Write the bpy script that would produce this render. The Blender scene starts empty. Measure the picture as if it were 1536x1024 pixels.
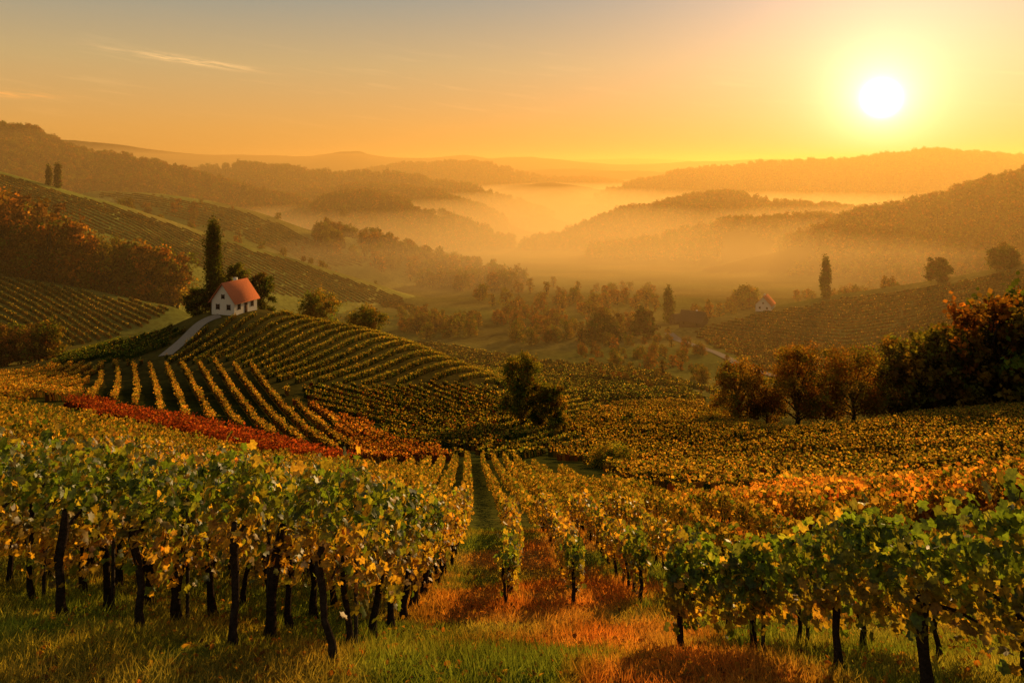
import bpy, math, random
import numpy as np
from mathutils import Vector
rng = np.random.default_rng(11)
random.seed(5)
F=1195.; CX=768.; HZ=245.; CAMZ=5.0
def U(px): return (np.asarray(px,float)-CX)/F
def ztan(py,d): return CAMZ+(HZ-np.asarray(py,float))/F*np.asarray(d,float)
scene=bpy.context.scene
scene.view_settings.view_transform='Standard'
scene.view_settings.look='None'
scene.view_settings.exposure=0

# ---------------------------------------------------------------- noise
def vnoise(x,y,seed=0):
    x=np.asarray(x,float); y=np.asarray(y,float)
    xi=np.floor(x).astype(np.int64); yi=np.floor(y).astype(np.int64)
    xf=x-xi; yf=y-yi
    xf=xf*xf*(3-2*xf); yf=yf*yf*(3-2*yf)
    def h(a,b):
        n=(a*374761393+b*668265263+seed*97463477)&0xffffffff
        n=((n^(n>>13))*1274126177)&0xffffffff
        return ((n^(n>>16))&0xffff)/65535.
    a=h(xi,yi); b=h(xi+1,yi); c=h(xi,yi+1); d=h(xi+1,yi+1)
    return (a*(1-xf)+b*xf)*(1-yf)+(c*(1-xf)+d*xf)*yf
def fbm(x,y,oct=4,seed=0):
    r=0; a=.5; t=0
    for i in range(oct):
        r=r+a*vnoise(x*2**i,y*2**i,seed+i*13); t+=a; a*=.5
    return r/t-.5

# ---------------------------------------------------------------- terrain
NU,NS=620,900
ug=np.linspace(-1.4,1.4,NU); sg=np.linspace(math.log(0.8),math.log(9500),NS)
yg=np.exp(sg)
dk=np.array([.8,3,8,14,25,45,65,85,110,135,160,200,260,400,700,1000,1500,3000,9500])
near=[1.5,1.0,0,-2.6]
far=[-93,-108,-125,-150,-170]
cols={
 -300:[-3.6,-8,-13,-18,-24,-31,-38,-46,-56,-75],
 0:   [-4.5,-9.1,-14.3,-19.4,-25.7,-31.5,-37.0,-46,-56,-75],
 150: [-5.0,-10.2,-16,-21,-26.3,-30.6,-31.0,-44,-52,-75],
 270: [-5.3,-11.2,-17,-22,-26.6,-29.5,-25.5,-40,-53,-75],
 350: [-5.6,-12.1,-18,-22.7,-26.8,-28.6,-23.4,-36,-55,-75],
 500: [-6.0,-13,-19.7,-24.9,-28.6,-29.2,-26.2,-38,-58,-75],
 600: [-6.3,-13.4,-20.2,-26,-30.2,-31.5,-29.0,-42,-59,-75],
 700: [-6.5,-13.8,-20.6,-26.8,-31.8,-34.9,-35.0,-47,-60,-75],
 770: [-6.5,-13.8,-20.6,-26.9,-32.2,-36.5,-39.5,-49,-60,-74.5],
 850: [-6.4,-13.6,-20.6,-27,-32.7,-37.9,-42.5,-49.7,-59.2,-73.7],
 1000:[-6.3,-13.8,-20.8,-27,-33.2,-38.3,-43.2,-50.7,-60,-75],
 1200:[-6.0,-13.8,-20.6,-26.3,-32.2,-39.5,-48,-55,-64,-75],
 1400:[-5.6,-13.6,-19.7,-25.1,-31,-37.1,-45,-54,-62,-75],
 1536:[-5.0,-13.5,-19.2,-24.2,-30,-35.6,-43,-52,-60,-75],
 1900:[-4.5,-12,-17,-22,-27,-32,-40,-48,-56,-70]}
pk=np.array(sorted(cols)); T=np.array([near+cols[k]+far for k in pk])
A=np.array([np.interp(sg,np.log(dk),row) for row in T])
def blur(M,axis,sig):
    r=int(sig*3); k=np.exp(-.5*(np.arange(-r,r+1)/sig)**2); k/=k.sum()
    Mp=np.pad(M,[(r,r) if a==axis else (0,0) for a in range(2)],mode='edge')
    out=np.zeros_like(M)
    for i,w in enumerate(k):
        sl=[slice(None)]*2; sl[axis]=slice(i,i+M.shape[axis]); out+=w*Mp[tuple(sl)]
    return out
base=np.array([np.interp(ug,U(pk),A[:,j]) for j in range(NS)]).T
base=blur(base,1,5); base=blur(base,0,9)
UU,YY=np.meshgrid(ug,yg,indexing='ij'); XX=UU*YY
nf=np.clip((YY-60)/200,0,1)
Z=base+fbm(XX/60,YY/60,4,3)*3.0*nf + fbm(XX/14,YY/14,3,5)*.35*np.clip((YY-6)/20,0,1)
Z+=.10*np.clip(-XX-1.5,0,9)*np.clip(1-(YY-11)/18,0,1)
hy=158.; hx=float(U(352))*hy; hz0=-24.3
wg=np.exp(-(((XX-hx)/10)**2+((YY-hy)/8)**2)**1.5); Z=Z*(1-wg)+hz0*wg
HILLS=[
 ('left_field',[(-500,385,270),(0,415,270),(50,420,270),(150,440,270),(270,463,262),(360,520,255)],.15,.25,0,.2),
 ('big_slope',[(-600,170,480),(0,256,480),(100,286,480),(200,312,480),(300,346,490),(400,377,500),(500,407,510),(600,440,520),(680,468,530),(760,500,540)],.20,.3,0,.25),
 ('second_slope',[(60,310,720),(130,286,710),(240,290,700),(330,304,690),(400,322,690),(470,348,690),(560,362,690),(620,386,690),(700,408,690),(780,438,700),(850,475,700)],.22,.3,0,.25),
 ('right_field',[(840,530,350),(930,506,360),(1050,482,370),(1150,462,380),(1270,441,385),(1400,421,360),(1536,396,330),(1700,360,320),(2000,300,320)],.13,.3,0,.15),
 ('forest',[(1000,430,730),(1050,408,740),(1130,385,750),(1200,368,750),(1250,348,750),(1300,334,750),(1350,319,750),(1420,304,740),(1470,289,720),(1536,269,700),(1750,200,700)],.33,.3,1,.6),
 ('forest',[(400,345,1080),(500,303,1080),(560,296,1080),(610,307,1080),(650,320,1080),(700,343,1090),(760,365,1100),(800,385,1100)],.3,.3,1,.9),
 ('forest',[(-600,150,1150),(-200,180,1180),(0,197,1200),(60,206,1200),(130,236,1200),(190,241,1200),(240,250,1200),(300,272,1200),(400,293,1200),(480,310,1200),(560,340,1200)],.33,.3,1,1.0),
 ('forest',[(760,385,1000),(850,358,1080),(900,330,1120),(950,320,1150),(1000,309,1150),(1060,297,1150),(1110,299,1150),(1150,308,1150),(1220,312,1150),(1270,318,1150),(1400,340,1150)],.3,.3,1,.9),
 ('forest',[(880,385,900),(960,372,900),(1050,350,900),(1120,338,900),(1180,332,900),(1260,335,900),(1340,350,900)],.3,.3,1,.9),
 ('forest',[(280,262,1700),(310,256,1700),(380,249,1700),(430,256,1700),(500,268,1700),(560,264,1700),(620,269,1700),(700,286,1700),(760,302,1700),(830,325,1700)],.3,.3,1,1.),
 ('forest',[(420,300,1400),(520,286,1400),(600,282,1400),(660,296,1400),(720,318,1400),(760,335,1400)],.3,.3,1,1.),
 ('forest',[(780,345,1900),(880,306,1950),(930,282,2000),(1000,268,2000),(1060,256,2000),(1150,249,2000),(1250,246,2000),(1330,238,2000),(1400,231,2000),(1470,233,2000),(1536,238,2000),(2000,230,2000)],.25,.3,1,1.),
 ('forest',[(480,275,2600),(540,256,2600),(600,251,2600),(700,246,2600),(740,249,2600),(800,266,2600),(850,269,2600),(930,276,2600),(1000,290,2600)],.2,.3,1,1.),
 ('far',[(620,300,2100),(700,292,2100),(760,280,2200),(820,274,2200),(880,280,2200),(950,300,2200)],.2,.3,1,1.2),
 ('far',[(560,262,3200),(640,254,3200),(760,256,3200),(860,252,3200),(960,258,3200),(1060,262,3200)],.2,.3,1,1.2),
 ('far',[(-400,205,4200),(110,211,4200),(170,215,4200),(250,227,4200),(330,234,4200),(400,232,4200),(460,234,4200),(520,226,4200),(570,234,4200),(640,238,4200),(680,233,4200),(740,241,4200),(780,236,4200),(850,241,4200),(930,248,4200),(1000,244,4200),(1100,240,4200),(1300,238,4200),(2000,235,4200)],.15,.2,1,1.),
 ('far',[(-600,240,7000),(300,243,7000),(650,243,7000),(760,236,7000),(850,241,7000),(950,237,7000),(1040,242,7000),(1200,244,7000),(2000,243,7000)],.1,.1,1,.6),
]
HID=np.zeros(Z.shape,int)
def hill_prof(h,u):
    P=np.array(h[1],float); uk=U(P[:,0]); D=np.interp(u,uk,P[:,2]); zc=ztan(np.interp(u,uk,P[:,1]),D)
    out=np.maximum(np.maximum(uk[0]-u,u-uk[-1]),0)
    zc=zc-out*D*.5
    return D,zc
for i,h in enumerate(HILLS):
    D,zc=hill_prof(h,ug)
    kk=np.exp(-.5*(np.arange(-9,10)/3.)**2); kk/=kk.sum()
    zc=np.convolve(np.pad(zc,9,mode='edge'),kk,'valid'); D=D[:,None]; zc=zc[:,None]
    d=YY-D
    Dm=D.mean(); r=.006*Dm
    amp=.014*Dm*h[5]
    L=.09*Dm
    wob=fbm(XX/L,YY/L,4,31+i)
    d=d+ wob*Dm*.10*h[5]
    s=np.where(d<0,h[2],h[3])
    hz=zc-(np.sqrt((s*d)**2+r*r)-r)+fbm(XX/L*1.7,YY/L*1.7,4,77+i)*amp*np.clip(np.abs(d)/(0.03*Dm),0.25,1)
    kx=.010*YY
    hh=np.clip(.5+.5*(hz-Z)/kx,0,1)
    HID=np.where(hz>Z,i+1,HID)
    Z=Z*(1-hh)+hz*hh+kx*hh*(1-hh)
def gsample(G,x,y):
    x=np.asarray(x,float); y=np.maximum(np.asarray(y,float),.81)
    fu=np.clip((x/y-ug[0])/(ug[1]-ug[0]),0,NU-1.001); fs=np.clip((np.log(y)-sg[0])/(sg[1]-sg[0]),0,NS-1.001)
    i=fu.astype(int); j=fs.astype(int); a=fu-i; b=fs-j
    return (G[i,j]*(1-a)+G[i+1,j]*a)*(1-b)+(G[i,j+1]*(1-a)+G[i+1,j+1]*a)*b
def gz(x,y): return gsample(Z,x,y)
def pick(px,py,ymin=7.):
    """ground point on the line of sight with this bearing and dip"""
    u=float(U(px)); v=(HZ-py)/F
    ys=np.exp(np.linspace(math.log(ymin),math.log(9000),6000))
    t=(gz(u*ys,ys)-CAMZ)/ys
    k=np.argmax(t>=v)
    if t[k]<v: k=len(ys)-1
    y=ys[k]; return np.array([u*y,y,float(gz(u*y,y))])
def wpoly(pts): return np.array([pick(*p)[:2] for p in pts])
def inpoly(x,y,P):
    r=np.zeros(x.shape,bool); n=len(P)
    for i in range(n):
        x1,y1=P[i]; x2,y2=P[(i+1)%n]
        c=((y1>y)!=(y2>y))
        with np.errstate(divide='ignore',invalid='ignore'):
            xx=(x2-x1)*(y-y1)/(y2-y1)+x1
        r^=c&(x<xx)
    return r

# ---------------------------------------------------------------- mesh batch
class Batch:
    def __init__(s): s.V=[];s.L=[];s.N=[];s.C=[];s.M=[];s.n=0
    def add(s,v,f,col,mat=0):
        v=np.asarray(v,float).reshape(-1,3); f=np.asarray(f,int)
        col=np.asarray(col,float)
        if col.ndim==1: col=np.tile(col,(len(v),1))
        s.V.append(v); s.C.append(col); s.L.append((f+s.n).ravel()); s.N.append(np.full(len(f),f.shape[1])); s.M.append(np.full(len(f),mat)); s.n+=len(v)
    def mesh(s,name,mats,smooth=False):
        V=np.concatenate(s.V);C=np.concatenate(s.C);L=np.concatenate(s.L);N=np.concatenate(s.N);M=np.concatenate(s.M)
        me=bpy.data.meshes.new(name)
        me.vertices.add(len(V)); me.vertices.foreach_set('co',V.astype(np.float32).ravel())
        me.loops.add(len(L)); me.loops.foreach_set('vertex_index',L.astype(np.int32))
        me.polygons.add(len(N)); st=np.concatenate([[0],np.cumsum(N)[:-1]])
        me.polygons.foreach_set('loop_start',st.astype(np.int32))
        me.polygons.foreach_set('material_index',M.astype(np.int32))
        if smooth: me.polygons.foreach_set('use_smooth',np.ones(len(N),bool))
        at=me.color_attributes.new('Col','FLOAT_COLOR','POINT')
        at.data.foreach_set('color',np.c_[np.clip(C,0,1),np.ones(len(C))].astype(np.float32).ravel())
        for m in mats: me.materials.append(m)
        me.update(calc_edges=True); me.validate()
        return me
    def obj(s,name,mats,smooth=False,loc=(0,0,0),parent=None):
        o=bpy.data.objects.new(name,s.mesh(name,mats,smooth)); scene.collection.objects.link(o); o.location=loc
        if parent: o.parent=parent
        return o
def unit(a): return a/np.maximum(np.linalg.norm(a,axis=-1,keepdims=True),1e-9)
def tmpl_fan(out,fold=.22,curl=.35):
    out=np.array(out); v=np.vstack([[0,0],out]); z=fold*np.abs(v[:,0])-curl*(v**2).sum(1)
    n=len(out); f=[(0,i+1,(i+1)%n+1) for i in range(n)]
    return np.c_[v,z],np.array(f)
LEAF_HI=tmpl_fan([(0,-.18),(.26,-.42),(.5,-.14),(.40,.06),(.50,.34),(.24,.36),(0,.58),(-.24,.36),(-.50,.34),(-.40,.06),(-.5,-.14),(-.26,-.42)],.30,.55)
LEAF_MD=(np.array([(0,-.5,0),(.5,-.2,.14),(.36,.4,.12),(0,.58,-.05),(-.4,.38,.12),(-.5,-.15,.14)]),np.array([(0,1,2,3),(0,3,4,5)]))
LEAF_LO=(np.array([(-.1,-.5,0),(.5,-.1,.1),(.15,.5,-.05),(-.45,.2,.1)]),np.array([(0,1,2,3)]))
def leaves(b,P,size,col,tmpl,mat=0,bias=(0,0,.3)):
    n=len(P)
    if n==0: return
    tv,tf=tmpl
    nr=unit(rng.normal(size=(n,3))+np.asarray(bias)); t=unit(np.cross(nr,rng.normal(size=(n,3)))); bt=np.cross(nr,t)
    size=np.broadcast_to(size,(n,))[:,None,None]
    asp=rng.uniform(.75,1.1,(n,1,1)); bend=rng.uniform(.3,1.8,(n,1,1))
    v=P[:,None,:]+size*(asp*tv[None,:,0:1]*t[:,None]+tv[None,:,1:2]*bt[:,None]+bend*tv[None,:,2:3]*nr[:,None])
    f=(tf[None]+(np.arange(n)*len(tv))[:,None,None]).reshape(-1,tf.shape[1])
    c=np.repeat(col,len(tv),axis=0)
    b.add(v.reshape(-1,3),f,c,mat)
def tube(b,pts,rad,sides=6,col=(.05,.035,.02),mat=1):
    pts=np.asarray(pts,float); rad=np.broadcast_to(rad,(len(pts),))
    tan=unit(np.gradient(pts,axis=0)); ref=np.array([.3,.9,.2]) if abs(tan[0][1])<.8 else np.array([1,0,0])
    a=unit(np.cross(tan,ref)); c=np.cross(tan,a); th=np.arange(sides)/sides*2*math.pi
    v=(pts[:,None]+rad[:,None,None]*(np.cos(th)[None,:,None]*a[:,None]+np.sin(th)[None,:,None]*c[:,None])).reshape(-1,3)
    f=[(i*sides+j,i*sides+(j+1)%sides,(i+1)*sides+(j+1)%sides,(i+1)*sides+j) for i in range(len(pts)-1) for j in range(sides)]
    b.add(v,f,col,mat)

# ---------------------------------------------------------------- materials
def nt(mat): mat.use_nodes=True; t=mat.node_tree; t.nodes.clear(); return t
def leafmat(name,trans=.45,nscale=1.5,spec=False,tr_gain=(1.9,1.6,.8)):
    m=bpy.data.materials.new(name); t=nt(m); N=t.nodes; K=t.links
    o=N.new('ShaderNodeOutputMaterial'); a=N.new('ShaderNodeVertexColor'); a.layer_name='Col'
    no=N.new('ShaderNodeTexNoise'); no.inputs['Scale'].default_value=nscale; no.inputs['Detail'].default_value=3
    g=N.new('ShaderNodeNewGeometry'); K.new(g.outputs['Position'],no.inputs['Vector'])
    mr=N.new('ShaderNodeMapRange'); mr.inputs[1].default_value=.3; mr.inputs[2].default_value=.7; mr.inputs[3].default_value=.65; mr.inputs[4].default_value=1.3
    K.new(no.outputs['Fac'],mr.inputs[0])
    mx=N.new('ShaderNodeVectorMath'); mx.operation='SCALE'; K.new(a.outputs['Color'],mx.inputs[0]); K.new(mr.outputs[0],mx.inputs['Scale'])
    src=mx.outputs[0]
    if spec:
        n2=N.new('ShaderNodeTexNoise'); n2.inputs['Scale'].default_value=34; n2.inputs['Detail'].default_value=4; K.new(g.outputs['Position'],n2.inputs['Vector'])
        m2=N.new('ShaderNodeMapRange'); m2.inputs[1].default_value=.35; m2.inputs[2].default_value=.68; m2.inputs[3].default_value=1.25; m2.inputs[4].default_value=.5; K.new(n2.outputs['Fac'],m2.inputs[0])
        s2=N.new('ShaderNodeVectorMath'); s2.operation='SCALE'; K.new(src,s2.inputs[0]); K.new(m2.outputs[0],s2.inputs['Scale']); src=s2.outputs[0]
        d=N.new('ShaderNodeBsdfPrincipled'); d.inputs['Roughness'].default_value=.45; d.inputs['Specular IOR Level'].default_value=.35
        K.new(src,d.inputs['Base Color'])
    else:
        d=N.new('ShaderNodeBsdfDiffuse'); K.new(src,d.inputs['Color'])
    tr=N.new('ShaderNodeBsdfTranslucent'); t2=N.new('ShaderNodeVectorMath'); t2.operation='MULTIPLY'; t2.inputs[1].default_value=tr_gain
    K.new(src,t2.inputs[0]); K.new(t2.outputs[0],tr.inputs['Color'])
    ms=N.new('ShaderNodeMixShader'); ms.inputs[0].default_value=trans
    K.new(d.outputs[0],ms.inputs[1]); K.new(tr.outputs[0],ms.inputs[2]); K.new(ms.outputs[0],o.inputs['Surface'])
    return m
def colmat(name,rough=.8,nscale=3.,lo=.6,hi=1.3,bump=.3,use_attr=True,color=(.5,.5,.5)):
    m=bpy.data.materials.new(name); t=nt(m); N=t.nodes; K=t.links
    o=N.new('ShaderNodeOutputMaterial'); d=N.new('ShaderNodeBsdfDiffuse')
    g=N.new('ShaderNodeNewGeometry')
    no=N.new('ShaderNodeTexNoise'); no.inputs['Scale'].default_value=nscale; no.inputs['Detail'].default_value=7; no.inputs['Roughness'].default_value=.65; K.new(g.outputs['Position'],no.inputs['Vector'])
    mr=N.new('ShaderNodeMapRange'); mr.inputs[1].default_value=.3; mr.inputs[2].default_value=.7; mr.inputs[3].default_value=lo; mr.inputs[4].default_value=hi
    K.new(no.outputs['Fac'],mr.inputs[0])
    mx=N.new('ShaderNodeVectorMath'); mx.operation='SCALE'; K.new(mr.outputs[0],mx.inputs['Scale'])
    if use_attr:
        a=N.new('ShaderNodeVertexColor'); a.layer_name='Col'; K.new(a.outputs['Color'],mx.inputs[0])
    else: mx.inputs[0].default_value=color
    K.new(mx.outputs[0],d.inputs['Color'])
    bp=N.new('ShaderNodeBump'); bp.inputs['Strength'].default_value=bump; bp.inputs['Distance'].default_value=.1
    K.new(no.outputs['Fac'],bp.inputs['Height']); K.new(bp.outputs[0],d.inputs['Normal'])
    K.new(d.outputs[0],o.inputs['Surface']); return m
M_vine=leafmat('vine_leaf',.58,3.,True,(2.3,2.0,.8))
M_row=leafmat('vine_row_leaf',.52,1.)
M_tree=leafmat('tree_leaf',.5,.25,False,(2.1,1.7,.8))
M_far=leafmat('hedge_leaf',.5,.15)
M_bark=colmat('bark',.9,14.,.5,1.5,.8)
M_ground=colmat('meadow_ground',.95,.5,.55,1.4,.6)
M_grass=leafmat('grass_blade',.5,1.2,False,(2.2,1.8,.8))
M_wall=colmat('plaster',.9,6.,.9,1.06,.15,False,(.68,.60,.46))
M_roof=colmat('clay_roof',.8,9.,.7,1.25,.5,False,(.55,.17,.07))
M_dark=colmat('window_dark',.3,3.,.9,1.1,.0,False,(.02,.02,.02))
M_wood=colmat('timber',.8,12.,.6,1.3,.4,False,(.11,.065,.04))
M_road=colmat('gravel',.95,4.,.8,1.2,.3,False,(.28,.22,.15))
M_road2=colmat('country_road_surface',.95,2.,.8,1.2,.3,False,(.24,.19,.13))

# ---------------------------------------------------------------- ground sheet
GC=np.zeros(Z.shape+(3,))
meadow=np.array([.095,.095,.016]); forestc=np.array([.045,.030,.010])
n1=fbm(XX/35,YY/35,5,9)[...,None]; n2=fbm(XX/7,YY/7,3,19)[...,None]
n3=np.clip(fbm(XX/70+5,YY/70,4,29)*4+.4,0,1)[...,None]
GC[:]=(meadow*(1-n3)+np.array([.16,.12,.024])*n3)*(1+n1*1.6)
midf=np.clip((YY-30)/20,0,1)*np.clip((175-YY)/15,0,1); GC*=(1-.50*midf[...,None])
for i,h in enumerate(HILLS):
    if h[4]: GC[HID==i+1]=forestc
    if h[0] in('big_slope','second_slope'):
        m_=HID==i+1; GC[m_]*=1.9
nr=np.clip(1-(YY-22)/14,0,1)[...,None]
gcol=np.array([.085,.115,.016])*(1+n2*1.0)
rust=np.array([.30,.095,.018])
w=np.clip((fbm(XX/2.2,YY/2.2,4,41)+.02)*5+np.exp(-((XX-1.3)/1.2)**2)*1.0-.15,0,1)*np.clip(.35+(XX+2.2)/2.5,.25,1); w=w[...,None]
w2=np.clip((fbm(XX/1.0+9,YY/1.0,4,47))*4+.35,0,1)[...,None]
gn=gcol*(1-w*.82)+rust*w*.82; gn=gn*(1-w2*.45)+np.array([.22,.16,.035])*w2*.45
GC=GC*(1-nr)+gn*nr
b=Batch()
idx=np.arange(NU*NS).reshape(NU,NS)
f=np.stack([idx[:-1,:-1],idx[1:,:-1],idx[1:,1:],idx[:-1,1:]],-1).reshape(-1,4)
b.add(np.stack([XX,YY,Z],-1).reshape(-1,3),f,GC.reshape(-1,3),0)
b.obj('ground',[M_ground],True)

# ---------------------------------------------------------------- colours
GREEN=np.array([.088,.135,.015]); GOLD=np.array([.42,.245,.030]); OLIVE=np.array([.18,.18,.022]); RED=np.array([.32,.060,.014]); ORANGE=np.array([.44,.16,.020]); BROWN=np.array([.12,.06,.017])
def mixcol(n,cols,wts,var=.35):
    k=rng.choice(len(cols),n,p=np.array(wts)/sum(wts)); c=np.array(cols)[k]
    k2=rng.choice(len(cols),n,p=np.array(wts)/sum(wts)); m=rng.random((n,1))*.5
    return (c*(1-m)+np.array(cols)[k2]*m)*(1+rng.uniform(-var,var,(n,1)))
# ---------------------------------------------------------------- vineyard fields
def field(name,poly,a,bb,spacing,h,w,ds,nl,ls,pal,wts,mat=None):
    P=wpoly(poly); d=pick(*bb)[:2]-pick(*a)[:2]
    d=d/np.linalg.norm(d); n=np.array([-d[1],d[0]])
    pn=P@n; pd=P@d
    o=np.arange(pn.min(),pn.max(),spacing); t=np.arange(pd.min(),pd.max(),ds)
    O,Tt=np.meshgrid(o,t,indexing='ij'); O=O.ravel();Tt=Tt.ravel()+rng.uniform(-.1,.1,O.size)*ds
    wv=(fbm(Tt/40,O/200,2,3)*spacing*.8)
    X=O*n[0]+Tt*d[0]+wv*n[0]; Y=O*n[1]+Tt*d[1]+wv*n[1]
    ex=fbm(X/6,Y/6,2,15)*2.4*spacing
    m=inpoly(X+ex,Y+ex,P)&(rng.random(X.size)>.03)&(((X-hx)/6.5)**2+((Y-hy)/5.)**2>1); X=X[m];Y=Y[m]; N=len(X)
    if N==0: print('EMPTY',name); return
    zz=gz(X,Y); b=Batch()
    z1=gz(X+d[0]*ds*.5,Y+d[1]*ds*.5)
    slope=(z1-zz)/(ds*.5)
    hl=ds*.56
    vig=.9+fbm(X/5,Y/5,3,61)*.5
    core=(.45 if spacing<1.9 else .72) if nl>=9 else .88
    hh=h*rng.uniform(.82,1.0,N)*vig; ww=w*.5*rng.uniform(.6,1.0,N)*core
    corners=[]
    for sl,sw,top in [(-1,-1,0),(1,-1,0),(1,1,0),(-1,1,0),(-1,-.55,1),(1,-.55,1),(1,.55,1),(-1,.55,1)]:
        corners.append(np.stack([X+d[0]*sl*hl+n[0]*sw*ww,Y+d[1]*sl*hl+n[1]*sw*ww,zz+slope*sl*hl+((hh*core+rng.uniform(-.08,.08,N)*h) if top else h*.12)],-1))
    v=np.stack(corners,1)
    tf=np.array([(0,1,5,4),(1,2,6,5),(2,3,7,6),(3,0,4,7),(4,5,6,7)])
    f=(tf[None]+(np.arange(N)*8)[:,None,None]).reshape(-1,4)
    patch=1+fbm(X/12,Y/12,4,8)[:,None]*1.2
    c=mixcol(N,pal,wts,.2)*.38*patch  # row cores painted darker, so the tops read brighter than the sides
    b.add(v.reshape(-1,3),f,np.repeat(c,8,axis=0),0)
    if nl>0:
        r=np.repeat(np.arange(N),nl); k=len(r)
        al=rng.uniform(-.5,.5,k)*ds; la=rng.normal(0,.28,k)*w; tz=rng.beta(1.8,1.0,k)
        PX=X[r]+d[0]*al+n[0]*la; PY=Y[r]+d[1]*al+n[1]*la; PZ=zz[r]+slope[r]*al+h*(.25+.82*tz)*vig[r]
        leaves(b,np.stack([PX,PY,PZ],-1),ls*rng.uniform(.6,1.3,k),mixcol(k,pal,wts,.4)*patch[r]*(.55+.65*tz[:,None]),LEAF_LO,0,(0,0,.8))  # leaf colour lightens towards the row top, shading painted in
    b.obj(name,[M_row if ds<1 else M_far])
field('vineyard_rows',[(100,602),(140,556),(250,546),(330,550),(430,585),(500,640),(530,690),(440,672),(300,638),(180,610)],(300,636),(262,562),2.4,1.4,.6,.5,13,.21,[GOLD,ORANGE,OLIVE],[5,2,3])
field('vineyard_rows',[(120,606),(300,641),(440,676),(528,696),(500,702),(400,690),(260,660),(150,630)],(150,618),(440,683),1.5,1.2,.9,.5,18,.21,[RED*.8,RED*.5,ORANGE*.8],[6,3,1])
field('vineyard_rows',[(-150,565),(0,562),(240,545),(140,556),(100,602),(0,612),(-150,600)],(0,600),(230,547),2.2,1.3,.8,.5,13,.21,[ORANGE,GOLD,OLIVE],[3,4,3])
field('vineyard_rows',[(262,530),(300,500),(335,484),(410,474),(500,488),(600,507),(700,548),(762,582),(640,573),(560,580),(430,576),(330,548),(250,538)],(330,545),(430,492),2.6,1.15,.6,.45,12,.22,[GREEN,OLIVE,GOLD],[2,4,4])
field('vineyard_rows',[(85,549),(120,527),(200,509),(260,490),(270,505),(235,530),(180,545)],(120,545),(262,488),2.4,1.15,.7,.5,9,.22,[GREEN,OLIVE,GOLD],[6,3,1])
field('vineyard_rows',[(440,582),(560,584),(640,577),(755,588),(745,640),(720,688),(640,672),(540,632),(470,604)],(450,595),(720,660),2.8,1.15,.65,.5,12,.22,[OLIVE,GOLD,RED,GREEN],[4,4,1,3])
field('vineyard_rows',[(440,598),(540,636),(640,676),(700,692),(540,696),(505,645)],(470,612),(620,690),1.9,1.2,.9,.5,14,.22,[RED,ORANGE,GOLD],[2,5,3])
field('vineyard_rows',[(855,662),(850,640),(900,610),(1050,603),(1085,622),(1150,643),(1250,643),(1400,622),(1536,607),(1750,580),(1750,700),(1536,722),(1250,745),(1000,742),(900,702),(830,690)],(900,690),(1500,650),3.3,1.2,.7,.45,13,.22,[GOLD,OLIVE,GREEN,ORANGE],[6,3,1.5,1])
field('vineyard_rows',[(1010,765),(1200,740),(1536,720),(1750,715),(1800,760),(1536,775),(1300,800),(1150,800)],(1010,768),(1500,735),1.7,1.0,.85,.4,22,.15,[ORANGE,RED,GOLD],[5,.5,4])
field('vineyard_rows',[(755,588),(850,598),(900,607),(848,640),(852,665),(800,695),(730,690),(748,640)],(750,640),(850,620),2.7,1.1,.7,.5,9,.24,[GREEN,OLIVE,GOLD],[3,4,4])
field('vineyard_rows',[(700,550),(790,560),(900,575),(1040,588),(1060,601),(900,606),(850,597),(762,584)],(760,570),(1040,596),3.0,1.1,.9,.7,7,.3,[GREEN,OLIVE,GOLD],[4,4,3])
field('vineyard_rows',[(700,520),(850,545),(1000,560),(1090,595),(1040,586),(900,572),(790,558),(700,546),(620,512)],(700,535),(1000,575),3.4,1.1,1.0,.9,5,.36,[GREEN,OLIVE,GOLD],[3,5,4],M_far)
field('vineyard_rows',[(-250,440),(0,418),(50,424),(150,444),(262,466),(235,480),(110,520),(60,518),(-250,520)],(0,450),(110,516),3.0,1.3,.9,.8,5,.34,[GREEN,OLIVE,GOLD],[2,4,6])
field('vineyard_rows',[(1175,566),(1080,522),(1040,500),(1060,490),(1150,470),(1270,448),(1400,428),(1536,404),(1700,380),(1700,520),(1536,500),(1320,545),(1220,572)],(1100,500),(1500,470),4.,1.2,1.0,1.1,3,.45,[ORANGE*.6,OLIVE,GOLD],[3,4,4])
field('vineyard_rows',[(-100,262),(0,262),(100,292),(200,318),(300,351),(400,382),(500,412),(600,444),(650,470),(560,455),(400,440),(300,400),(150,350),(0,290)],(150,310),(300,385),4.4,1.0,.9,1.8,2,.45,[OLIVE,GOLD],[4,7])
field('vineyard_rows',[(140,290),(240,295),(330,310),(400,330),(450,350),(500,375),(560,400),(500,400),(400,370),(300,340),(200,308)],(240,300),(400,350),5.5,1.2,1.2,2.5,2,.6,[OLIVE,GOLD],[4,7])

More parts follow.
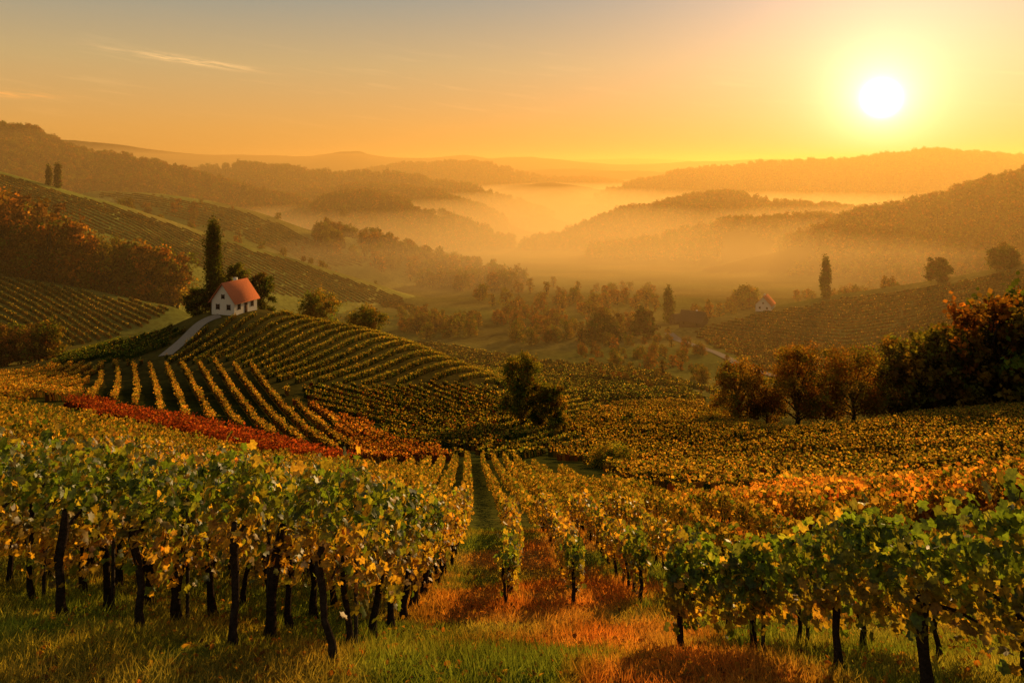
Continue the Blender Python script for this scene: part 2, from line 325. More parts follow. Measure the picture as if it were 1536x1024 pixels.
# ---------------------------------------------------------------- near vines
cb=np.array([3,8,14,20,25,35,50,85,120.]); cv=np.array([0,0,.33,.42,.32,-.12,-.9,-2.9,-5.])
def cbend(y):
    s=np.linspace(-2,2,9); return sum(np.interp(y+q,cb,cv) for q in s)/9
def vine_row(name,xs,ys,hts,dens,tmpl,lsz,pal,wts,trunks=True,thick=.21,cbase=.42,lowgold=.8):
    xs=np.asarray(xs,float); ys=np.asarray(ys,float); hts=np.asarray(hts,float)
    seg=np.hypot(np.diff(xs),np.diff(ys)); s=np.concatenate([[0],np.cumsum(seg)]); Lr=s[-1]
    ph=.25
    b=Batch()
    n=int(dens*Lr); q=rng.uniform(-.12,Lr,n)
    cl=.5+.5*np.cos((q-ph)/.95*2*math.pi+1.2*np.sin(q*1.7))
    q=q[rng.random(n)<.55+.45*cl]; n=len(q); cl=.5+.5*np.cos((q-ph)/.95*2*math.pi+1.2*np.sin(q*1.7))
    rs=int(rng.integers(1000))
    lump=.55+vnoise(q*1.9,q*0+.5,rs)*.5+cl*.25
    x=np.interp(q,s,xs); y=np.interp(q,s,ys)-np.where(q<0,-q,0); h=np.interp(q,s,hts)*(.90+.10*cl+.16*(vnoise(q*2.1,q*0,rs+1)-.5))
    e=.05; dx=np.interp(q+e,s,xs)-np.interp(q-e,s,xs); dy=np.interp(q+e,s,ys)-np.interp(q-e,s,ys); l=np.hypot(dx,dy)+1e-9; nx=-dy/l; ny=dx/l
    fz=rng.beta(1.3,1.2,n); bottom=cbase+.16*(vnoise(q*1.9,q*0+4,rs+2)-.5)*2
    zrel=bottom+(1.0-bottom)*fz
    drop=rng.random(n)<.05; zrel=np.where(drop,bottom-rng.random(n)*.10,zrel)
    up=rng.random(n)<.025; zrel=np.where(up,1+rng.random(n)*.08,zrel)
    prof=np.sqrt(np.clip(1-(np.abs(fz-.5)*1.75)**2,.12,1))
    side=np.where(rng.random(n)<.5,-1,1); rad=(1-rng.random(n)**2.2*.9)
    la=side*rad*thick*prof*lump*1.35*np.where(h<1.5,h/1.6,1)
    z=gz(x,y)
    P=np.stack([x+nx*la,y+ny*la,z+zrel*h],-1)
    c=mixcol(n,pal,wts,.45); low=np.clip((.50-fz)*2.6+rng.normal(0,.28,n),0,1)[:,None]*lowgold
    c=c*(1-low)+mixcol(n,[GOLD*1.05,ORANGE*.8,BROWN*1.8],[7,1,1],.35)*low
    bias=np.stack([nx*side*1.2,ny*side*1.2,np.full(n,.25)],-1)
    leaves(b,P,lsz*rng.uniform(.6,1.3,n),c,tmpl,0,bias)
    if trunks:
        t=.1
        while t<Lr:
            X=np.interp(t,s,xs);Y=np.interp(t,s,ys);H=np.interp(t,s,hts);z0=float(gz(X,Y))
            if Y<45:
                sc=min(H,1.9)/1.8; j=rng.normal(0,.03,(6,2))*sc; zz=np.linspace(-.05,.62*H,6)
                pts=np.c_[X+np.cumsum(j[:,0]),Y+np.cumsum(j[:,1]),z0+zz]; r=np.array([.075,.050,.042,.046,.050,.03])*sc*rng.uniform(.75,1.25)
                tube(b,pts,r,7 if Y<16 else 4,(.045,.030,.020),1)
                if Y<16:
                    tx=np.interp(t+.5,s,xs)-X; ty=np.interp(t+.5,s,ys)-Y
                    for sg_ in (-1,1):
                        if sg_<0 and t<.3: continue
                        k=np.linspace(0,1,4)[:,None]; e0=pts[4]
                        a=e0+k*np.array([tx*sg_,ty*sg_,.10])+np.c_[np.zeros(4),np.zeros(4),.05*np.sin(k[:,0]*3.1)]
                        tube(b,a,[.03,.022,.017,.01],5,(.05,.032,.02),1)
            t+=.95*rng.uniform(.9,1.1)
        t=1.2
        while t<Lr and np.interp(t,s,ys)<60:
            X=np.interp(t,s,xs);Y=np.interp(t,s,ys);H=np.interp(t,s,hts);z0=float(gz(X,Y))
            tube(b,[(X,Y,z0-.1),(X+.01,Y,z0+.5*H),(X,Y,z0+.85*H)],.025,5,(.09,.07,.05),1)
            t+=5.
    b.obj(name,[M_vine if ys[0]<16 else M_row,M_bark])
def make(x0,y0,y1,h,left):
    segs=[(y0,min(y1,15),540 if left else 400,LEAF_HI,.108),(15,min(y1,28),250,LEAF_MD,.12),(28,min(y1,55),110,LEAF_LO,.16),(55,y1,55,LEAF_LO,.22)]
    for a,e,dn,tm,sz in segs:
        a=max(a,y0)
        if e-a<.5: continue
        ys=np.linspace(a,e,max(4,int((e-a)/.5))); xs=x0+cbend(ys)
        g=1.0 if left else .8
        pal,wt=([GREEN,OLIVE,GOLD],[8,3,1.3]) if a<15 else ([GREEN,OLIVE,GOLD,ORANGE],[2.5,4,6,.5])
        hts=np.interp(ys,[y0,y0+2,14,30],[h,h,min(h,1.8),min(h,1.3)])
        vine_row('grapevine_row',xs,ys,hts,dn*g,tm,sz,pal,wt,trunks=(e<=28),thick=.23 if left else .155,cbase=.40 if left else .32,lowgold=.9 if left else .65)
ROWS=[]
i=0; x0=-1.88; yst=8.0
while x0>-34:
    ye=np.interp(-x0,[0,3,8,15,34],[84,78,62,50,44])
    if -x0*1.0/.66< ye: ROWS.append((x0,max(yst,-x0/.75-1.5),ye,2.1 if i<6 else 1.6,True))
    step=1.15 if i<5 else 1.5
    x0-=step; yst+=.34*step; i+=1
for i,x0 in enumerate([-.35,.78,1.9,3.0]): ROWS.append((x0,12.8+.3*i,82,1.15,False))
x0=4.4
while x0<30:
    ye=np.interp(x0,[4,7,9,12,30],[78,66,44,40,40]); ys_=max(17.+.55*(x0-4.4),x0/.72)
    if ye-ys_>3: ROWS.append((x0,ys_,ye,1.05,False))
    x0+=1.7
for r in ROWS: make(*r)
k=np.linspace(0,1,30)
xr=np.interp(k,[0,.45,.8,1],[1.98,3.30,4.25,4.9]); yr=np.interp(k,[0,.45,.8,1],[9.7,8.2,6.6,5.0])
vine_row('grapevine_row',xr,yr,np.interp(k,[0,.45,.8,1],[1.25,1.5,2.05,2.15]),850,LEAF_HI,.105,[GREEN,OLIVE,GOLD],[10,3,1],cbase=.36,lowgold=.5,thick=.25)
vine_row('grapevine_row',xr+.9,yr+1.1,np.interp(k,[0,.45,.8,1],[1.05,1.2,1.45,1.6]),400,LEAF_HI,.11,[GREEN,OLIVE,GOLD],[8,3,1.5],cbase=.34,lowgold=.5)

# ---------------------------------------------------------------- grass
n=190000
gy=6.0+24*rng.random(n)**1.9; gx=gy*rng.uniform(-.72,.72,n)
gzv=gz(gx,gy); hgt=rng.uniform(.05,.16,n)*(1+1.4*fbm(gx*1.5,gy*1.5,3,2)); ang=rng.uniform(0,2*math.pi,n); wd=.004+gy*.0005
lean=rng.normal(0,.5,(n,2))*hgt[:,None]
v=np.stack([np.stack([gx-np.cos(ang)*wd,gy-np.sin(ang)*wd,gzv-.01],-1),np.stack([gx+np.cos(ang)*wd,gy+np.sin(ang)*wd,gzv-.01],-1),np.stack([gx+lean[:,0],gy+lean[:,1],gzv+hgt],-1)],1)
gc=np.stack([gsample(gn[...,c],gx,gy) for c in range(3)],-1)*1.4*(1+rng.uniform(-.4,.6,(n,1)))
b=Batch(); b.add(v.reshape(-1,3),np.arange(3*n).reshape(-1,3),np.repeat(gc,3,axis=0)); 
n=3500; ly=6.5+12*rng.random(n)**1.5; lx=ly*rng.uniform(-.6,.6,n)
leaves(b,np.stack([lx,ly,gz(lx,ly)+.05],-1),rng.uniform(.04,.08,n),mixcol(n,[ORANGE*.8,GOLD*.8,BROWN],[3,4,3],.3),LEAF_MD,0,(0,0,2))
b.obj('grass',[M_grass])

# ---------------------------------------------------------------- trees
def tree_batch(h,w,kind,nc,nl,ls,pal,wts,seed):
    global rng
    rng=np.random.default_rng(seed); b=Batch(); 
    if kind=='poplar':
        tube(b,[(0,0,-.3),(0,0,.3*h),(.02*h,0,.6*h),(0,0,.92*h)],[.03*h*.6,.014*h,.009*h,.003*h],7)
        t=rng.random(nc)**.9; zc=h*(.04+.94*t); R=w*.5*np.sin(np.clip(t*.90+.10,0,1)**.8*math.pi)**.55
        th=rng.uniform(0,6.28,nc); rr=R*np.sqrt(rng.random(nc))*.8
        C=np.stack([rr*np.cos(th),rr*np.sin(th),zc],-1); cr=np.full(nc,w*.17); asp=2.4
    else:
        bush=kind=='bush'
        tube(b,[(0,0,-.4),(.01*h,0,.15*h),(-.01*h,.01*h,.38*h),(.02*h,0,.62*h)],[.03*h,.022*h,.016*h,.009*h],7)
        lobes=[(0,0,.55,.60),(0,0,.80,.40),(0,0,.30,.55)]
        lo=.10 if bush else .14
        for q in range(16):
            th=q*2.4+rng.uniform(-.4,.4); t=(q+.5)/16; hh=lo+(.86-lo)*t+rng.uniform(-.04,.04); 
            rr=w*.5*rng.uniform(.50,.78)*math.sqrt(max(.08,1-((hh-.40)/.57)**2))
            lobes.append((rr*math.cos(th),rr*math.sin(th),hh,rng.uniform(.26,.42)))
            tube(b,[(0,0,h*hh*.45),(rr*.5*math.cos(th),rr*.5*math.sin(th),h*(hh*.75)),(rr*math.cos(th),rr*math.sin(th),h*hh)],[.012*h,.008*h,.003*h],5)
        L=np.array(lobes)[rng.integers(len(lobes),size=nc)]; dv=unit(rng.normal(size=(nc,3))); r=rng.random(nc)**.4*L[:,3]*w*.5
        C=np.stack([L[:,0]+dv[:,0]*r,L[:,1]+dv[:,1]*r,L[:,2]*h+dv[:,2]*r*1.05],-1); C[:,2]=np.clip(C[:,2],.06*h,h*.98); cr=w*.075*rng.uniform(.6,1.3,nc); asp=.8
    r=np.repeat(np.arange(nc),nl); k=len(r)
    P=C[r]+rng.normal(size=(k,3))*cr[r][:,None]*np.array([.75,.75,.75*asp])
    P[:,2]=np.maximum(P[:,2],.02*h)
    cb_=mixcol(nc,pal,wts,.3); cl=rng.uniform(.6,1.35,(nc,1))
    c=(cb_*cl)[r]*(1+rng.uniform(-.35,.35,(k,1)))
    leaves(b,P,ls*rng.uniform(.6,1.3,k),c,LEAF_LO,0,(0,0,.4))
    return b
protos=bpy.data.collections.new('tree_kinds')
specs=[(1.,.75,'round',80,26,.042,[OLIVE*.7,GOLD*.55,BROWN],[4,3,3]),(1.,.62,'round',80,26,.042,[ORANGE*.6,BROWN,GOLD*.6],[4,2,3]),(1.,.9,'round',86,26,.045,[OLIVE*.65,GREEN*.8,GOLD*.55],[3,2,3]),(1.,.5,'round',70,26,.038,[GOLD*.6,BROWN*1.3,OLIVE*.8],[4,2,2]),(1.,.8,'round',80,26,.042,[BROWN*1.3,ORANGE*.5,GREEN*.8],[3,3,2])]
for q,sp in enumerate(specs):
    bt=tree_batch(*sp,seed=100+q); o=bpy.data.objects.new('tree_kind_%d'%q,bt.mesh('tree_kind',[M_tree,M_bark])); protos.objects.link(o)
rng=np.random.default_rng(77)
def forest(name,P,scale,kinds=None):
    n=len(P); me=bpy.data.meshes.new(name); me.vertices.add(n); me.vertices.foreach_set('co',np.asarray(P,np.float32).ravel())
    for nm,ty,val in (('scl','FLOAT',scale),('rotz','FLOAT',rng.uniform(0,6.28,n))):
        a=me.attributes.new(nm,ty,'POINT'); a.data.foreach_set('value',np.asarray(val,np.float32))
    kk=rng.integers(0,len(specs),n) if kinds is None else rng.choice(kinds,n)
    a=me.attributes.new('kidx','INT','POINT'); a.data.foreach_set('value',kk.astype(np.int32))
    o=bpy.data.objects.new(name,me); scene.collection.objects.link(o)
    ng=bpy.data.node_groups.new(name+'_gn','GeometryNodeTree')
    ng.interface.new_socket('Geometry',in_out='INPUT',socket_type='NodeSocketGeometry'); ng.interface.new_socket('Geometry',in_out='OUTPUT',socket_type='NodeSocketGeometry')
    N=ng.nodes;K=ng.links; gi=N.new('NodeGroupInput'); go=N.new('NodeGroupOutput')
    m2p=N.new('GeometryNodeMeshToPoints'); ip=N.new('GeometryNodeInstanceOnPoints'); ci=N.new('GeometryNodeCollectionInfo'); ci.inputs['Collection'].default_value=protos
    ci.inputs['Separate Children'].default_value=True; ci.inputs['Reset Children'].default_value=True
    def na(nm,ty):
        x=N.new('GeometryNodeInputNamedAttribute'); x.data_type=ty; x.inputs['Name'].default_value=nm; return x
    s_=na('scl','FLOAT'); r_=na('rotz','FLOAT'); k_=na('kidx','INT'); cx=N.new('ShaderNodeCombineXYZ')
    K.new(gi.outputs[0],m2p.inputs['Mesh']); K.new(m2p.outputs[0],ip.inputs['Points']); K.new(ci.outputs[0],ip.inputs['Instance']); ip.inputs['Pick Instance'].default_value=True
    K.new(k_.outputs['Attribute'],ip.inputs['Instance Index']); K.new(r_.outputs['Attribute'],cx.inputs['Z']); K.new(cx.outputs[0],ip.inputs['Rotation']); K.new(s_.outputs['Attribute'],ip.inputs['Scale'])
    K.new(ip.outputs[0],go.inputs[0])
    md=o.modifiers.new('scatter','NODES'); md.node_group=ng
    return o
allP=[];allS=[]
for i,h in enumerate(HILLS):
    if not h[4] or h[0]=='far' : continue
    Pp=np.array(h[1]); Dm=Pp[:,2].mean(); wpx=min(Pp[-1,0],1750)-max(Pp[0,0],-200)
    n=int(min(8000,(wpx/F*Dm)*(.28*Dm)/(42 if Dm<1500 else 150)))
    px=rng.uniform(max(Pp[0,0],-200),min(Pp[-1,0],1750),n); D,_=hill_prof(h,U(px))
    y=D*(1+.03-rng.random(n)**1.3*.33); x=U(px)*y
    fu=np.clip(np.round((x/y-ug[0])/(ug[1]-ug[0])).astype(int),0,NU-1); fs=np.clip(np.round((np.log(y)-sg[0])/(sg[1]-sg[0])).astype(int),0,NS-1)
    keep=(HID[fu,fs]==i+1)&(fbm(x/120,y/120,3,5)>-.25); x=x[keep];y=y[keep]
    sz=rng.uniform(8,17,len(x))*(1 if Dm<1500 else 1.15)*(1+fbm(x/40,y/40,3,51)*.8)
    allP.append(np.stack([x,y,gz(x,y)-1],-1)); allS.append(sz)
P=np.concatenate(allP); print('forest trees',len(P)); forest('distant_forest',P,np.concatenate(allS))
def grove(name,poly,n,lo,hi,kinds=None):
    W=wpoly(poly); 
    mn=W.min(0);mx=W.max(0); x=rng.uniform(mn[0],mx[0],n*30);y=rng.uniform(mn[1],mx[1],n*30); m=inpoly(x,y,W); x=x[m][:n];y=y[m][:n]
    if len(x)==0: print('EMPTY',name); return
    forest(name,np.stack([x,y,gz(x,y)-.3],-1),rng.uniform(lo,hi,len(x)),kinds)
def wood_world(name,pts,n,lo,hi,kinds=None):
    W=np.array([(float(U(a))*d,d) for a,d in pts]); mn=W.min(0);mx=W.max(0); x=rng.uniform(mn[0],mx[0],n*30);y=rng.uniform(mn[1],mx[1],n*30); m=inpoly(x,y,W); x=x[m][:n];y=y[m][:n]
    forest(name,np.stack([x,y,gz(x,y)-.3],-1),rng.uniform(lo,hi,len(x)),kinds)
wood_world('forest_edge',[(-200,290),(0,290),(100,285),(210,282),(285,280),(280,300),(200,315),(120,325),(0,335),(-200,340)],120,15,25,[1,4,3,0,2])
wood_world('forest_edge',[(-200,283),(0,283),(120,282),(120,295),(0,300),(-200,300)],22,24,31,[1,4,3])
grove('valley_wood',[(520,352),(600,372),(700,400),(790,428),(760,440),(700,440),(620,425),(540,405),(470,372)],340,11,17)
grove('valley_grove',[(730,500),(800,520),(900,515),(985,498),(980,482),(900,492),(820,480),(760,470)],60,5,10)
grove('valley_grove',[(760,470),(900,480),(1000,470),(1000,440),(850,430),(700,450)],60,6,12)
grove('valley_grove',[(590,500),(700,505),(720,480),(600,470)],30,5,8)
grove('hedgerow',[(1180,455),(1330,432),(1400,418),(1536,390),(1600,380),(1600,372),(1536,384),(1400,412),(1300,430),(1180,448)],70,5,9)
grove('valley_grove',[(1040,470),(1130,452),(1135,462),(1045,482)],14,6,11)
wood_world('forest_edge',[(1325,136),(1420,132),(1536,128),(1700,125),(1700,165),(1500,165),(1400,158),(1330,150)],100,12,17,[0,3,2])
wood_world('forest_edge',[(1440,134),(1536,128),(1700,126),(1700,160),(1500,160)],50,17,22,[0,3,2,1])
wood_world('valley_grove',[(-150,178),(75,178),(80,186),(-150,190)],26,7,11,[2,4])
wood_world('valley_grove',[(400,250),(520,240),(560,270),(420,290)],14,8,11,[2,3,0])
wood_world('valley_grove',[(590,330),(700,330),(720,380),(600,380)],20,7,10,[2,3,0])
grove('valley_shrubs',[(850,520),(1000,505),(1160,575),(1080,592),(960,560),(880,545)],60,2.5,6)
grove('valley_shrubs',[(760,470),(870,500),(870,560),(1000,600),(1100,610),(1000,560),(900,500)],90,1,3)
grove('valley_grove',[(60,300),(200,305),(320,325),(180,320)],18,8,12)
grove('valley_shrubs',[(240,300),(420,330),(600,440),(400,378),(250,335)],40,3,7)

def tree(name,px,py,hpx,wpx,kind,pal,wts,seed,y=None,nc=120,nl=50):
    global rng
    if y is None: p=pick(px,py)
    else: p=np.array([U(px)*y,y,float(gz(U(px)*y,y))])
    h=hpx/F*p[1]; w=wpx/F*p[1]; ls=max(.11,p[1]*.0021)
    bt=tree_batch(h,w*1.05,kind,nc,nl,ls,pal,wts,seed); bt.obj(name,[M_tree,M_bark],loc=tuple(p-[0,0,.1])); rng=np.random.default_rng(seed+1000)
TG=[OLIVE*.9,GREEN*.9,GOLD*.6]; TA=[ORANGE*.5,GOLD*.65,OLIVE*.8]; TD=[GREEN*.55,OLIVE*.55,BROWN*.8]
tree('poplar_tree',320,462,130,27,'poplar',TD,[4,4,2],1,y=161,nc=170,nl=60)
tree('deciduous_tree',356,447,78,44,'round',TD,[4,4,2],2,y=166)
tree('deciduous_tree',392,462,66,42,'round',TD,[4,4,2],3,y=167)
tree('bush',296,470,44,40,'bush',TD,[4,4,2],4,y=161)
tree('deciduous_tree',782,655,128,64,'round',TG,[4,3,3],5,y=113,nc=280,nl=60)
tree('deciduous_tree',826,657,82,52,'round',TG,[3,3,4],6,y=112,nc=200,nl=60)
tree('bush',920,702,34,76,'bush',TG,[2,3,3],7,nc=140,nl=50)
tree('bush',943,636,18,16,'bush',TG,[2,3,3],8,nc=40,nl=30)
tree('deciduous_tree',1108,628,100,82,'round',TA,[2,4,3],9,y=140,nc=230)
tree('deciduous_tree',1150,640,72,60,'round',TA,[2,4,3],30,y=138,nc=150)
tree('deciduous_tree',1196,640,130,88,'round',TA,[3,4,3],10,y=134,nc=300,nl=55)
tree('deciduous_tree',1238,642,80,66,'round',TA,[2,4,3],31,y=139,nc=160)
tree('deciduous_tree',1280,638,114,104,'round',TA,[3,4,3],12,y=136,nc=280,nl=55)
tree('poplar_tree',1239,448,56,15,'poplar',TD,[4,4,2],13,nc=90,nl=40)
tree('poplar_tree',1003,484,46,17,'poplar',TD,[4,4,2],14,nc=90,nl=40)
tree('poplar_tree',367,311,28,13,'poplar',TD,[4,4,2],15,nc=70,nl=30)
tree('poplar_tree',516,349,34,12,'poplar',TD,[4,4,2],16,nc=70,nl=30)
tree('poplar_tree',73,276,27,8,'poplar',TD,[4,4,2],17,y=478,nc=60,nl=30)
tree('poplar_tree',87,280,34,10,'poplar',TD,[4,4,2],18,y=478,nc=60,nl=30)
tree('deciduous_tree',480,492,56,66,'round',TG,[3,2,4],19,y=180)
tree('deciduous_tree',547,502,44,60,'round',TG,[3,2,4],20,y=175)
tree('deciduous_tree',1120,462,32,40,'round',TG,[3,2,4],23)
tree('deciduous_tree',965,500,48,38,'round',TD,[3,2,4],24,y=340)
tree('deciduous_tree',905,510,44,60,'round',TD,[3,2,4],25,y=330)
tree('deciduous_tree',1407,424,38,34,'round',TD,[3,2,4],26)
tree('deciduous_tree',1506,404,36,50,'round',TD,[3,2,4],27)

# ---------------------------------------------------------------- buildings
def box(b,x0,x1,y0,y1,z0,z1,mat,col=(1,1,1)):
    v=[(x0,y0,z0),(x1,y0,z0),(x1,y1,z0),(x0,y1,z0),(x0,y0,z1),(x1,y0,z1),(x1,y1,z1),(x0,y1,z1)]
    b.add(v,[(0,3,2,1),(4,5,6,7),(0,1,5,4),(1,2,6,5),(2,3,7,6),(3,0,4,7)],col,mat)
def house(name,p,rot,L,W,eave,ridge,mroof=M_roof,mwall=M_wall,detail=True):
    root=bpy.data.objects.new(name,None); scene.collection.objects.link(root); root.location=tuple(p); root.rotation_euler=(0,0,rot)
    l,w=L/2,W/2
    b=Batch()
    v=[(-l,-w,-1.5),(l,-w,-1.5),(l,w,-1.5),(-l,w,-1.5),(-l,-w,eave),(l,-w,eave),(l,w,eave),(-l,w,eave),(-l,0,ridge),(l,0,ridge)]
    b.add(v,[(0,1,5,4),(2,3,7,6)],(1,1,1),0); b.add(v,[(0,4,8,7,3)],(1,1,1),0); b.add(v,[(1,2,6,9,5)],(1,1,1),0)
    b.obj('walls',[mwall],parent=root)
    b=Batch(); o=.45; t=.16; sl=(ridge-eave)/w
    for sg_ in (-1,1):
        y0=sg_*(w+o); z0=eave-sl*o+.05; zr=ridge+.05
        v=[(-l-o,y0,z0),(l+o,y0,z0),(l+o,0,zr),(-l-o,0,zr)]; v+= [(a,c,d+t) for a,c,d in v]
        b.add(v,[(0,1,2,3),(4,5,6,7),(0,1,5,4),(1,2,6,5),(3,0,4,7)],(1,1,1),0)
    b.obj('roof',[mroof],parent=root)
    b=Batch(); box(b,l*.2,l*.2+.6,.3,.9,ridge-1.2,ridge+.6,0); b.obj('chimney',[M_wall],parent=root)
    b=Batch(); b2=Batch()
    def win(x,y,z,a,ww,hh):
        if a==0:
            box(b,-l-.03,-l-.01,y-ww/2,y+ww/2,z,z+hh,0); box(b2,-l-.06,-l-.012,y-ww/2-.1,y-ww/2,z-.1,z+hh+.1,0); box(b2,-l-.06,-l-.012,y+ww/2,y+ww/2+.1,z-.1,z+hh+.1,0); box(b2,-l-.05,-l-.034,y-.04,y+.04,z,z+hh,0)
        else:
            box(b,x-ww/2,x+ww/2,-w-.03,-w-.01,z,z+hh,0); box(b2,x-ww/2-.1,x-ww/2,-w-.06,-w-.012,z-.1,z+hh+.1,0); box(b2,x+ww/2,x+ww/2+.1,-w-.06,-w-.012,z-.1,z+hh+.1,0); box(b2,x-.04,x+.04,-w-.05,-w-.034,z,z+hh,0)
    win(0,-w*.5,.8,0,.7,1.0); win(0,w*.45,.8,0,.7,1.0); win(0,0,eave+.4,0,.6,.8)
    win(-l*.6,0,.8,1,.7,1.0); win(l*.55,0,.8,1,.7,1.0)
    b.obj('windows',[M_dark],parent=root); b2.obj('window_frames',[M_wood],parent=root)
    b=Batch(); box(b,-.45,.45,-w-.04,-w-.012,-.2,1.8,0); b.obj('door',[M_wood],parent=root)
house('farmhouse_cottage',(hx,hy,hz0+.1),math.radians(70),6.8,5.4,2.5,5.8)
p=pick(1148,464); house('farmhouse',p,math.radians(60),9,7,2.8,6.5)
p=pick(1040,488); house('barn',p,math.radians(-35),11,7,2.5,6.5,mroof=M_wood,mwall=M_wood)
p=pick(1020,486); house('barn',p,math.radians(20),8,6,2.2,5.,mroof=M_wood,mwall=M_wood)
# ---------------------------------------------------------------- tracks
def track(name,pts,wd,lift,mat=M_road):
    W=np.array([pick(*q)[:2] for q in pts]); s=np.concatenate([[0],np.cumsum(np.hypot(*np.diff(W,axis=0).T))]); t=np.linspace(0,s[-1],int(s[-1]/.6)+2)
    x=np.interp(t,s,W[:,0]);y=np.interp(t,s,W[:,1]); k=np.ones(9)/9
    x=np.convolve(np.pad(x,4,mode='edge'),k,'valid');y=np.convolve(np.pad(y,4,mode='edge'),k,'valid')
    tx,ty=np.gradient(x),np.gradient(y); l=np.hypot(tx,ty)+1e-9; nx,ny=-ty/l,tx/l; rows=[]
    for q in np.linspace(-.5,.5,7): 
        X=x+nx*wd*q;Y=y+ny*wd*q; rows.append(np.stack([X,Y,gz(X,Y)+lift],-1))
    v=np.stack(rows,1); n=len(t); idx=np.arange(n*7).reshape(n,7); f=np.stack([idx[:-1,:-1],idx[1:,:-1],idx[1:,1:],idx[:-1,1:]],-1).reshape(-1,4)
    b=Batch(); b.add(v.reshape(-1,3),f,(1,1,1)); b.obj(name,[mat],True)
track('gravel_track',[(245,536),(262,522),(283,503),(298,487),(315,478),(335,473)],2.6,.12)
track('country_road',[(1003,500),(1020,512),(1045,520),(1075,530),(1110,548),(1165,566)],4.,.3,M_road2)

# ---------------------------------------------------------------- sky, sun, haze
AZ=math.atan2(1322-768,F); EL=math.atan((HZ-148)/math.hypot(F,554))
S=Vector((math.sin(AZ)*math.cos(EL),math.cos(AZ)*math.cos(EL),math.sin(EL)))
LEL=math.radians(13); LAZ=AZ+math.radians(3)
SL=Vector((math.sin(LAZ)*math.cos(LEL),math.cos(LAZ)*math.cos(LEL),math.sin(LEL)))
ld=bpy.data.lights.new('sun','SUN'); ld.energy=5.; ld.angle=math.radians(.6); ld.color=(1,.62,.23)
lo=bpy.data.objects.new('sun',ld); scene.collection.objects.link(lo); lo.rotation_euler=(-SL).to_track_quat('-Z','Y').to_euler(); lo.location=(60,150,80)
W=bpy.data.worlds.new('World'); scene.world=W; W.use_nodes=True; t=W.node_tree; t.nodes.clear(); N=t.nodes;K=t.links
out=N.new('ShaderNodeOutputWorld'); tc=N.new('ShaderNodeTexCoord'); nrm=N.new('ShaderNodeVectorMath'); nrm.operation='NORMALIZE'; K.new(tc.outputs['Generated'],nrm.inputs[0])
sx=N.new('ShaderNodeSeparateXYZ'); K.new(nrm.outputs[0],sx.inputs[0])
def math_(op,a,b=None,c=None):
    m=N.new('ShaderNodeMath'); m.operation=op
    for i,q in enumerate((a,b,c)):
        if q is None: continue
        if isinstance(q,(int,float)): m.inputs[i].default_value=q
        else: K.new(q,m.inputs[i])
    return m.outputs[0]
def scl(colr,fac):
    m=N.new('ShaderNodeVectorMath'); m.operation='SCALE'
    if isinstance(colr,tuple): m.inputs[0].default_value=colr
    else: K.new(colr,m.inputs[0])
    if isinstance(fac,(int,float)): m.inputs['Scale'].default_value=fac
    else: K.new(fac,m.inputs['Scale'])
    return m.outputs[0]
def addv(a,b):
    m=N.new('ShaderNodeVectorMath'); m.operation='ADD'; K.new(a,m.inputs[0]); K.new(b,m.inputs[1]); return m.outputs[0]
cr=N.new('ShaderNodeValToRGB'); K.new(sx.outputs['Z'],cr.inputs[0]); e=cr.color_ramp.elements
stops=[(0,(.76,.34,.055)),(.04,(.75,.37,.08)),(.12,(.56,.39,.165)),(.2,(.31,.31,.24)),(.45,(.24,.24,.21)),(1,(.15,.17,.19))]
e[0].position=0; e[0].color=stops[0][1]+(1,); e[1].position=1; e[1].color=stops[-1][1]+(1,)
for ps,c in stops[1:-1]:
    q=e.new(ps); q.color=c+(1,)
dt=N.new('ShaderNodeVectorMath'); dt.operation='DOT_PRODUCT'; K.new(nrm.outputs[0],dt.inputs[0]); dt.inputs[1].default_value=S
ang=math_('ARCCOSINE',math_('MINIMUM',dt.outputs['Value'],1.0))
def ex(s,p=1.): 
    q=math_('DIVIDE',ang,s)
    if p!=1.: q=math_('POWER',q,p)
    return math_('EXPONENT',math_('MULTIPLY',q,-1.0))
col=cr.outputs[0]
col=addv(col,scl((.20,.11,.07),ex(.30)))
col=addv(col,scl((.45,.32,.19),ex(.095)))
col=addv(col,scl((3.0,2.4,1.4),ex(.024,1.)))
col=addv(col,scl((16,15,12),ex(.012,2.2)))
az=math_('ARCTAN2',sx.outputs['X'],sx.outputs['Y'])
cv_=N.new('ShaderNodeCombineXYZ'); K.new(math_('MULTIPLY',az,9.),cv_.inputs[0]); K.new(math_('ADD',math_('MULTIPLY',sx.outputs['Z'],110.),math_('MULTIPLY',az,14.)),cv_.inputs[1])
no=N.new('ShaderNodeTexNoise'); no.inputs['Scale'].default_value=1.; no.inputs['Detail'].default_value=6; no.inputs['Roughness'].default_value=.6; K.new(cv_.outputs[0],no.inputs['Vector'])
cm=N.new('ShaderNodeMapRange'); cm.interpolation_type='SMOOTHSTEP'; K.new(no.outputs['Fac'],cm.inputs[0]); cm.inputs[1].default_value=.52; cm.inputs[2].default_value=.75
def gauss(v,c,s): return math_('EXPONENT',math_('MULTIPLY',math_('POWER',math_('ABSOLUTE',math_('DIVIDE',math_('SUBTRACT',v,c),s)),2.),-1.))
azc=math.atan2(278-768,F)
line=math_('SUBTRACT',sx.outputs['Z'],math_('MULTIPLY',math_('SUBTRACT',az,azc),-.105))
g1=math_('MULTIPLY',gauss(az,azc,.065),gauss(line,.119,.0036))
cw=N.new('ShaderNodeCombineXYZ'); K.new(math_('MULTIPLY',az,26.),cw.inputs[0]); K.new(math_('ADD',math_('MULTIPLY',sx.outputs['Z'],330.),math_('MULTIPLY',az,40.)),cw.inputs[1])
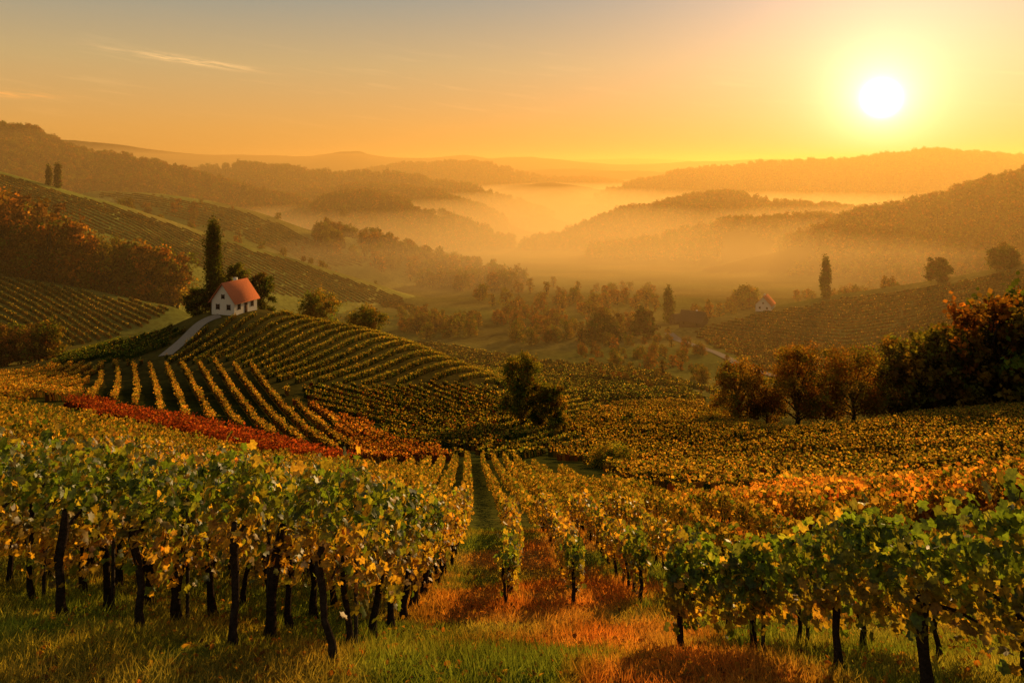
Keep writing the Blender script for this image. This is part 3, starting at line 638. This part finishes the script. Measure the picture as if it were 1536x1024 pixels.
nw=N.new('ShaderNodeTexNoise'); nw.inputs['Scale'].default_value=1.; nw.inputs['Detail'].default_value=6; nw.inputs['Roughness'].default_value=.65; K.new(cw.outputs[0],nw.inputs['Vector'])
no2=math_('MULTIPLY',math_('MAXIMUM',math_('SUBTRACT',nw.outputs['Fac'],.40),0),6.0)
col=addv(col,scl((.46,.23,.07),math_('MULTIPLY',g1,no2)))
g2=math_('MULTIPLY',gauss(az,math.atan2(0-768,F),.05),gauss(sx.outputs['Z'],.073,.004))
col=addv(col,scl((.22,.06,.0),math_('MULTIPLY',g2,no2)))
col=addv(col,scl((.08,.05,.018),math_('MULTIPLY',cm.outputs[0],gauss(sx.outputs['Z'],.09,.05))))
sk=N.new('ShaderNodeTexSky'); sk.sky_type='NISHITA'; sk.sun_disc=False; sk.sun_elevation=LEL; sk.sun_rotation=LAZ; sk.dust_density=4.
bg=N.new('ShaderNodeBackground'); bg.inputs['Strength'].default_value=1.
bg2=N.new('ShaderNodeBackground'); bg2.inputs['Strength'].default_value=.05
tint=N.new('ShaderNodeVectorMath'); tint.operation='MULTIPLY'; tint.inputs[1].default_value=(.12,.08,.08); K.new(sk.outputs[0],tint.inputs[0])
K.new(col,bg.inputs['Color']); K.new(tint.outputs[0],bg2.inputs['Color'])
ad=N.new('ShaderNodeAddShader'); K.new(bg.outputs[0],ad.inputs[0]); K.new(bg2.outputs[0],ad.inputs[1]); K.new(ad.outputs[0],out.inputs['Surface'])

def haze(name,x0,x1,y0,y1,z0,z1,dens,colr,g,ms):
    # single scattering from the sun; ms stands for the multiply scattered light inside the mist
    m=bpy.data.materials.new(name); t=nt(m); N=t.nodes;K=t.links; o=N.new('ShaderNodeOutputMaterial')
    s=N.new('ShaderNodeVolumeScatter'); s.inputs['Color'].default_value=colr+(1,); s.inputs['Density'].default_value=dens; s.inputs['Anisotropy'].default_value=g
    a=N.new('ShaderNodeVolumeAbsorption'); a.inputs['Color'].default_value=colr+(1,); a.inputs['Density'].default_value=dens
    ad=N.new('ShaderNodeAddShader'); K.new(s.outputs[0],ad.inputs[0]); K.new(a.outputs[0],ad.inputs[1])
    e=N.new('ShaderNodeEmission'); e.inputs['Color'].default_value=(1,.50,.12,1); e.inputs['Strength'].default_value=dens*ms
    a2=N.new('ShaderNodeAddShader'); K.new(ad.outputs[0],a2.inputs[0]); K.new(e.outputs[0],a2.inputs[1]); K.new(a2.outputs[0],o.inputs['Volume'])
    b=Batch(); box(b,x0,x1,y0,y1,z0,z1,0); b.obj(name,[m])
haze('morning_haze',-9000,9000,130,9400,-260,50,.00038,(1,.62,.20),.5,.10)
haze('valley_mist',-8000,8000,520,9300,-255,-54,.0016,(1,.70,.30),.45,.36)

cam=bpy.data.cameras.new('camera'); co=bpy.data.objects.new('camera',cam); scene.collection.objects.link(co); scene.camera=co
cam.sensor_width=36; cam.lens=36*F/1536; cam.shift_y=-(512-HZ)/1536; cam.clip_start=.1; cam.clip_end=20000
co.location=(0,0,CAMZ); co.rotation_euler=(math.radians(90),0,0)
